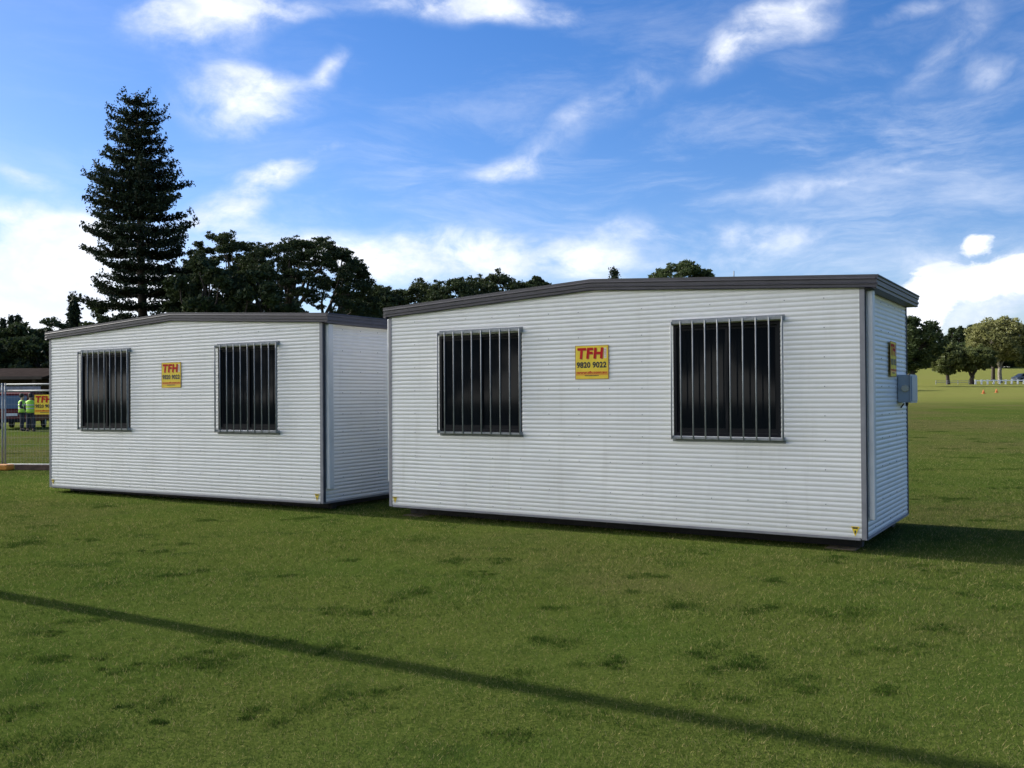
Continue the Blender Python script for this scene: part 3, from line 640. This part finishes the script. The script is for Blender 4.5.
# trees behind the viewer, seen mirrored in the window panes
for i, (x, y, H_, Rw) in enumerate([(-46, -38, 17, 8), (-36, -46, 18, 9), (-58, -28, 19, 9), (-64, -12, 20, 9), (-70, 2, 18, 8), (-24, -52, 16, 8), (-52, -46, 22, 10)]):
    lab = ['dense tree behind the viewer, third from the left of the belt', 'dense tree behind the viewer, fourth of the belt', 'dense tree in the middle of the belt left behind the viewer', 'tall dense tree left behind the viewer', 'dense tree farthest left behind the viewer', 'dense tree last in the belt behind the viewer', 'tallest dense tree of the belt behind the viewer'][i]
    tree('dark_tree', lab, 0, 0, 0, 0, .08, 34, 220, .5, L_dark, M_bark, .2, .4, 'tree belt behind the viewer', .26, .75, False, 2, 90+i, loc=(x, y, 0), H=H_, Rw=Rw)
random.seed(5); rng = np.random.default_rng(5)
# ------------------------------------------------------------------ temporary fence at the left
fr = empty('temporary_fence', (-10.98, 21.35, .0), label='galvanised temporary fence panel ending at the left cabin corner, with yellow sign', cat='fence panel', group='temporary fence panels')
fr.rotation_euler = (0, 0, -.12)
def panel(r, w=2.4):
    b = MB(); t = .019; x0, x1 = -.44, -.44+w
    b.tube([(x0, 0, .02), (x0, 0, 1.93)], t, 8); b.tube([(x1, 0, .02), (x1, 0, 1.93)], t, 8)
    b.tube([(x0, 0, 1.90), (x1, 0, 1.90)], t, 8); b.tube([(x0, 0, 1.755), (x1, 0, 1.755)], t, 8); b.tube([(x0, 0, .10), (x1, 0, .10)], t, 8); b.build('frame', M_galv, r)
    b = MB(); x = x0+.075
    while x < x1: b.tube([(x, 0, .1), (x, 0, 1.755)], .0012, 3, False); x += .075
    z = .25
    while z < 1.75: b.tube([(x0, 0, z), (x1, 0, z)], .0012, 3, False); z += .15
    b.build('mesh_infill', M_galv, r)
panel(fr)
fl = copy_tree(fr); fl.location = (-10.98-2.47*math.cos(.12), 21.35+2.47*math.sin(.12), 0); fl['label'] = 'galvanised temporary fence panel cut by the left edge of the photo'
sg_ = make_sign(fr, Matrix.Translation((.28, -.025, 1.22)) @ Matrix.Diagonal((1.15, 1, 1.15, 1)))
sg_.name = 'sign'
M_orange = mat('orange_plastic', (.55, .22, .02), .6, 0, .25, 8)
ft = MB(); ft.box(-.42, .42, -.14, .14, 0, .13, bev=.03); ft.box(-.12, .12, -.05, .05, .13, .16)
ft = ft.build('plastic_block', M_orange); ft.location = (-11.5, 21.05, 0); ft.rotation_euler = (0, 0, -.1)
tag(ft, 'orange weighted fence foot under the temporary fence', 'fence foot')
pk = MB(); pk.box(-.55, .55, -.05, .05, 0, .12, bev=.006); pk = pk.build('timber_plank', mat('weathered_red_brown_timber', (.11, .065, .05), .85, 0, .5, 9)); pk.location = (-10.45, 20.98, 0); pk.rotation_euler = (0, 0, -.14)
tag(pk, 'dark brown timber plank lying below the temporary fence beside the left cabin', 'plank')
# ------------------------------------------------------------------ pavilion
pv = empty('pavilion', (-34.5, 72, 0), label='low brown-roofed open pavilion behind the fence at the far left', cat='pavilion')
M_roofb = mat('pavilion_roof', (.05, .04, .036), 1, 0, .3, 1.5, spec=.0); M_pale = mat('pavilion_fascia', (.08, .068, .06), .7, 0, .2, 2, spec=.05); M_wallb = mat('pavilion_dark_brick', (.05, .04, .038), .85, 0, .4, 1)
b = MB(); b.poly([(-9.5, -2, 3.15), (-9.5, 3, 4.0), (-9.5, 8, 3.15), (-9.5, 8, 3.05), (-9.5, -2, 3.05)], (9.3, 0, 0)); b.build('roof', M_roofb, pv)
b = MB(); b.box(-9.6, -.1, -2.15, -2.02, 3.02, 3.24); b.build('fascia', M_pale, pv)
b = MB(); b.box(-9.2, -.6, 2.5, 7.5, 0, 3.04); b.build('wall', M_wallb, pv)
for x in (-8.8, -6.2, -3.5, -.9):
    b = MB(); b.box(x-.1, x+.1, -1.7, -1.5, 0, 3.04); b.build('post', M_pale, pv)
M_blue = mat('blue_grey_railing', (.16, .19, .27), .6, 0, .4, 4)
b = MB(); b.box(-9.2, -.3, -1.9, -1.84, 2.1, 2.5); b.build('banner_rail', M_blue, pv)
for x in (-5.9, -2.1):
    b = MB(); b.box(x, x+1.1, 2.45, 2.5, .9, 2.1); b.build('window', M_glass, pv)
# ------------------------------------------------------------------ red van seen from behind
def make_van(loc, rz):
    v = empty('parked_van', loc, rz, label='parked red van seen from behind beside two workers, beyond the temporary fence', cat='van')
    M_vr = mat('van_red_paint', (.11, .01, .01), .6, spec=.2); M_gl = mat('van_window', (.10, .14, .19), .06); M_ty = mat('tyre', (.015, .015, .015), .85)  # window blue is a pale sky reflection put into the base colour
    b = MB(); n = []
    # body as lofted side profile sections
    prof_ = [(-.02, .45), (0, 1.0), (.12, 1.85), (.3, 1.92), (3.1, 1.92), (3.9, 1.25), (4.6, 1.1), (4.72, .8), (4.7, .4), (0, .38)]
    bm = b.bm; sec = []
    for xx, ins in ((-.92, .06), (-.86, 0), (.86, 0), (.92, .06)):
        sec.append([bm.verts.new((xx*(1 if z < 1.1 else .93), y+(ins if y < 2 else -ins), z-(ins if z > 1 else -ins))) for y, z in prof_])
    for A, B_ in zip(sec, sec[1:]):
        for k in range(len(prof_)): bm.faces.new((A[k], A[(k+1) % len(prof_)], B_[(k+1) % len(prof_)], B_[k]))
    bm.faces.new(sec[0][::-1]); bm.faces.new(sec[-1]); b.build('body', M_vr, v)
    b = MB(); b.poly([(-.72, .015, 1.08), (.72, .015, 1.08), (.66, .105, 1.75), (-.66, .105, 1.75)], (0, -.03, 0)); b.build('rear_window', M_gl, v)
    for s_ in (-1, 1):
        b = MB(); b.poly([(s_*.872, .5, 1.15), (s_*.872, 3.2, 1.15), (s_*.86, 2.9, 1.75), (s_*.86, .5, 1.75)], (s_*.01, 0, 0)); b.build('side_window', M_gl, v)
        b = MB(); b.box(*sorted((s_*.74, s_*.88)), -.05, .0, .78, 1.0, bev=.01); b.build('tail_light', M_red, v)
        for y in (.85, 3.8):
            b = MB(); b.lathe([(.2, -.1), (.31, -.1), (.33, -.06), (.33, .06), (.31, .1), (.2, .1)], 18, Matrix.Translation((s_*.8, y, .33)) @ Matrix.Rotation(PI/2, 4, 'Y'))
            w = b.build('wheel', M_ty, v); b = MB(); b.lathe([(.19, -.105), (.19, .105)], 14, Matrix.Translation((s_*.8, y, .33)) @ Matrix.Rotation(PI/2, 4, 'Y')); b.build('rim', M_galv, w)
    b = MB(); b.box(-.9, .9, -.1, .1, .36, .55, bev=.03); b.build('bumper', M_black, v)
    b = MB(); b.box(-.26, .26, -.06, -.03, .7, .84); b.build('number_plate', M_white, v)
    return v
x, y, z = at(12, 49); make_van((x, y, 0), .28)
# ------------------------------------------------------------------ people
def skin(name, verts, edges, radii, mats, parent, sub=2, root=0):
    me = bpy.data.meshes.new(name); me.from_pydata([Vector(v) for v in verts], edges, []); o = bpy.data.objects.new(name, me); col.objects.link(o)
    m = o.modifiers.new('s', 'SKIN'); m.use_smooth_shade = True
    for i, r_ in enumerate(radii):
        sv = me.skin_vertices[0].data[i]; sv.radius = r_ if hasattr(r_, '__len__') else (r_, r_); sv.use_root = i == root
    s_ = o.modifiers.new('u', 'SUBSURF'); s_.levels = sub; s_.render_levels = sub
    bpy.context.view_layer.update()
    m2 = bpy.data.meshes.new_from_object(o.evaluated_get(bpy.context.evaluated_depsgraph_get())); bpy.data.objects.remove(o)
    m2.materials.clear()
    for k in (mats if isinstance(mats, (list, tuple)) else [mats]): m2.materials.append(k)
    r = bpy.data.objects.new(name, m2); col.objects.link(r); r.parent = parent
    for p in m2.polygons: p.use_smooth = True
    return r
M_skin = mat('skin', (.35, .2, .14), .6); M_hv = mat('hi_vis_yellow_fabric', (.38, .72, .06), .7); M_navy = mat('navy_workwear', (.02, .025, .04), .85, 0, .3, 6); M_hair = mat('dark_hair', (.015, .012, .01), .8); M_refl = mat('reflective_tape', (.55, .57, .55), .3)
M_jacket = mat('dark_green_jacket', (.02, .035, .02), .85)
def person(px, Z, rz, label, arms, vest_full=True):
    x, y, z = at(px, Z); p = empty('person', (x, y, z), rz, label=label, cat='person'); p.scale = (1.07, 1.07, 1.03)
    # body: pelvis root; faces -y
    V = [(0, 0, .95), (0, .01, 1.15), (0, 0, 1.36), (0, 0, 1.46), (0, -.02, 1.55), (0, -.025, 1.64), (0, -.01, 1.72)]
    Rd = [(.15, .11), (.135, .1), (.15, .1), (.06, .06), (.06, .065), (.075, .09), (.055, .065)]
    E = [(i, i+1) for i in range(6)]
    for s_, (el_, ha) in zip((-1, 1), arms):
        k = len(V); V += [(s_*.17, 0, 1.40), el_, ha, (ha[0], ha[1]-.03, ha[2]-.09)]; Rd += [.058, .042, .03, (.022, .035)]; E += [(2, k), (k, k+1), (k+1, k+2), (k+2, k+3)]
        for j in range(4):
            k2 = len(V); o_ = (j-1.5)*.018; V += [(ha[0]+.004*s_, ha[1]-.03+o_, ha[2]-.14), (ha[0]-.012*s_, ha[1]-.035+o_, ha[2]-.17+.006*abs(j-1))]; Rd += [.009, .008]; E += [(k+3, k2), (k2, k2+1)]
        k2 = len(V); V += [(ha[0]-.01*s_, ha[1]-.075, ha[2]-.08), (ha[0]-.015*s_, ha[1]-.09, ha[2]-.115)]; Rd += [.011, .009]; E += [(k+2, k2), (k2, k2+1)]
    for s_ in (-1, 1):
        k = len(V); V += [(s_*.095, 0, .86), (s_*.11, -.01, .49), (s_*.12, .02, .09), (s_*.13, -.13, .035)]; Rd += [.09, .062, .045, (.045, .035)]; E += [(0, k), (k, k+1), (k+1, k+2), (k+2, k+3)]
    skin('body', V, E, Rd, M_skin, p)
    c = MB(); c.lathe([(.09, 1.475), (.165, 1.43), (.205, 1.38), (.195, 1.2), (.185, 1.02), (.20, .88)], 16, Matrix.Diagonal((1, .78, 1, 1))); v = c.build('vest', M_hv, p)
    for zz, w_ in ((1.08, .194), (1.24, .202)):
        c = MB(); c.lathe([(w_, zz-.025), (w_+.003, zz+.025)], 16, Matrix.Diagonal((1, .79, 1, 1))); c.build('tape', M_refl, v)
    tv, te, tr = [(0, 0, .95)], [], [(.165, .13)]
    for s_ in (-1, 1):
        k = len(tv); tv += [(s_*.098, 0, .84), (s_*.11, -.01, .49), (s_*.12, .02, .11)]; tr += [.105, .085, .075]; te += [(0, k), (k, k+1), (k+1, k+2)]
    skin('trousers', tv, te, tr, M_navy, p)
    for s_, (el_, ha) in zip((-1, 1), arms):
        hx = Vector(el_).lerp(Vector(ha), .8); skin('sleeve', [(s_*.15, 0, 1.41), el_, hx], [(0, 1), (1, 2)], [.072, .058, .045], M_navy, p)
        skin('boot', [(s_*.12, .03, .10), (s_*.13, .03, .045), (s_*.135, -.15, .035)], [(0, 1), (1, 2)], [.06, .052, .045], M_black, p)
    c = MB(); c.lathe([(.03, 1.80), (.075, 1.785), (.098, 1.73), (.1, 1.67), (.088, 1.6)], 14, Matrix.Translation((0, .018, 0)) @ Matrix.Diagonal((.9, 1.02, 1, 1))); c.build('hair', M_hair, p)
    for s_ in (-1, 1):
        c = MB(); c.lathe([(.004, -.004), (.011, 0), (.004, .004)], 8, Matrix.Translation((s_*.032, -.112, 1.665)) @ Matrix.Rotation(PI/2, 4, 'X')); c.build('eye', M_hair, p)
    c = MB(); c.tube([(0, -.105, 1.68), (0, -.135, 1.63), (0, -.11, 1.622)], [.008, .014, .01], 6); c.build('nose', M_skin, p)
    c = MB(); c.box(-.024, .024, -.112, -.1, 1.588, 1.597); c.build('mouth', M_red, p)
    return p
person(30.5, 46, PI+.1, 'worker in bright yellow-green vest with back to the camera, the right one of two', (((-.25, .03, 1.12), (-.22, -.12, .92)), ((.25, .03, 1.12), (.22, -.12, .92))))
person(22, 46.8, PI-1.25, 'worker in dark clothes and yellow-green vest turned sideways, the left one of two', (((-.24, .04, 1.14), (-.12, -.2, 1.1)), ((.24, .03, 1.12), (.12, -.22, 1.08))))
# ------------------------------------------------------------------ far right: fences, cones, parked car
def rail_fence(name, label, pxa, pxb, Z, sp, pw, h, rail_w, m, group=None):
    xa, _, _ = at(pxa, Z); xb, _, _ = at(pxb, Z); r = empty(name, (xa, Z, float(gz(xa, Z))), label=label, cat='fence'); n = int((xb-xa)/sp)
    z0 = float(gz(xa, Z))
    for k in range(n+1):
        x = k*sp; zz = float(gz(xa+x, Z))-z0; b = MB(); b.box(x-pw/2, x+pw/2, -pw/2, pw/2, zz-.1, zz+h+.04); b.build('post', m, r)
    b = MB()
    for k in range(n):
        za, zb = [float(gz(xa+(k+q_)*sp, Z))-z0 for q_ in (0, 1)]
        for fz in ((h-.1,) if rail_w > .1 else (h-.06, h*.5)):
            b.poly([(k*sp+pw/2, -rail_w/2, za+fz-rail_w/2), (k*sp+pw/2, rail_w/2, za+fz-rail_w/2), (k*sp+pw/2, rail_w/2, za+fz+rail_w/2), (k*sp+pw/2, -rail_w/2, za+fz+rail_w/2)], (sp-pw, 0, zb-za))
    b.build('rail', m, r); return r
M_wf = mat('white_fence_paint', (.85, .85, .82), .6)
rail_fence('white_fence', 'white post and rail fence with thick posts along the far edge of the field', 975.5, 1050, 148, .94, .2, .68, .15, M_wf)
rail_fence('grey_fence', 'thin pale grey rail fence left of the white fence', 936, 975, 147, 1.7, .07, .62, .06, M_trim)
M_cone = mat('orange_cone_plastic', (.55, .16, .05), .7)
for i, (px, Z) in enumerate([(983.5, 84), (996.5, 88)]):
    x, y, z = at(px, Z); c = empty('traffic_cone', (x, y, z), label=['orange marker cone on the far field, left one', 'orange marker cone on the far field, right one'][i], cat='cone', group='orange marker cones'); c.scale = (.8, .8, .8)
    b = MB(); b.lathe([(.15, .03), (.06, .34), (.035, .42)], 16); b.build('cone_body', M_cone, c); b = MB(); b.box(-.19, .19, -.19, .19, 0, .03, bev=.008); b.build('cone_base', M_cone, c)
    b = MB(); b.lathe([(.107, .17), (.083, .26)], 16); b.build('band', M_white, c)
def far_car(px, Z, rz, label, paint):
    x, y, z = at(px, Z); v = empty('parked_car', (x, y, z), rz, label=label, cat='car')
    b = MB(); P = [(-2.1, .35), (-2.15, .75), (-1.6, .9), (-.9, 1.38), (.5, 1.42), (1.2, .98), (2.05, .85), (2.15, .4)]
    bm = b.bm; sec = []
    for yy, k in ((-.85, .05), (-.8, 0), (.8, 0), (.85, .05)): sec.append([bm.verts.new((x_*(1-k*.3), yy*(.85 if z_ > 1.2 else 1), z_-(k if z_ > 1 else 0))) for x_, z_ in P])
    for A, B_ in zip(sec, sec[1:]):
        for k in range(len(P)): bm.faces.new((A[k], A[(k+1) % len(P)], B_[(k+1) % len(P)], B_[k]))
    bm.faces.new(sec[0][::-1]); bm.faces.new(sec[-1]); b.build('body', paint, v)
    for s_ in (-1, 1):
        b = MB(); b.poly([(-1.3, s_*.835, .95), (1.0, s_*.835, .95), (.42, s_*.72, 1.35), (-.82, s_*.72, 1.33)], (0, s_*.02, 0)); b.build('side_window', M_glass, v)
        for xx in (-1.3, 1.35):
            b = MB(); b.lathe([(.2, -.1), (.31, -.09), (.31, .09), (.2, .1)], 14, Matrix.Translation((xx, s_*.78, .31)) @ Matrix.Rotation(PI/2, 4, 'X')); b.build('wheel', M_black, v)
far_car(1026, 160, .1, 'dark blue-grey car parked behind the white fence at the right edge', mat('blue_grey_paint', (.10, .12, .18), .35))
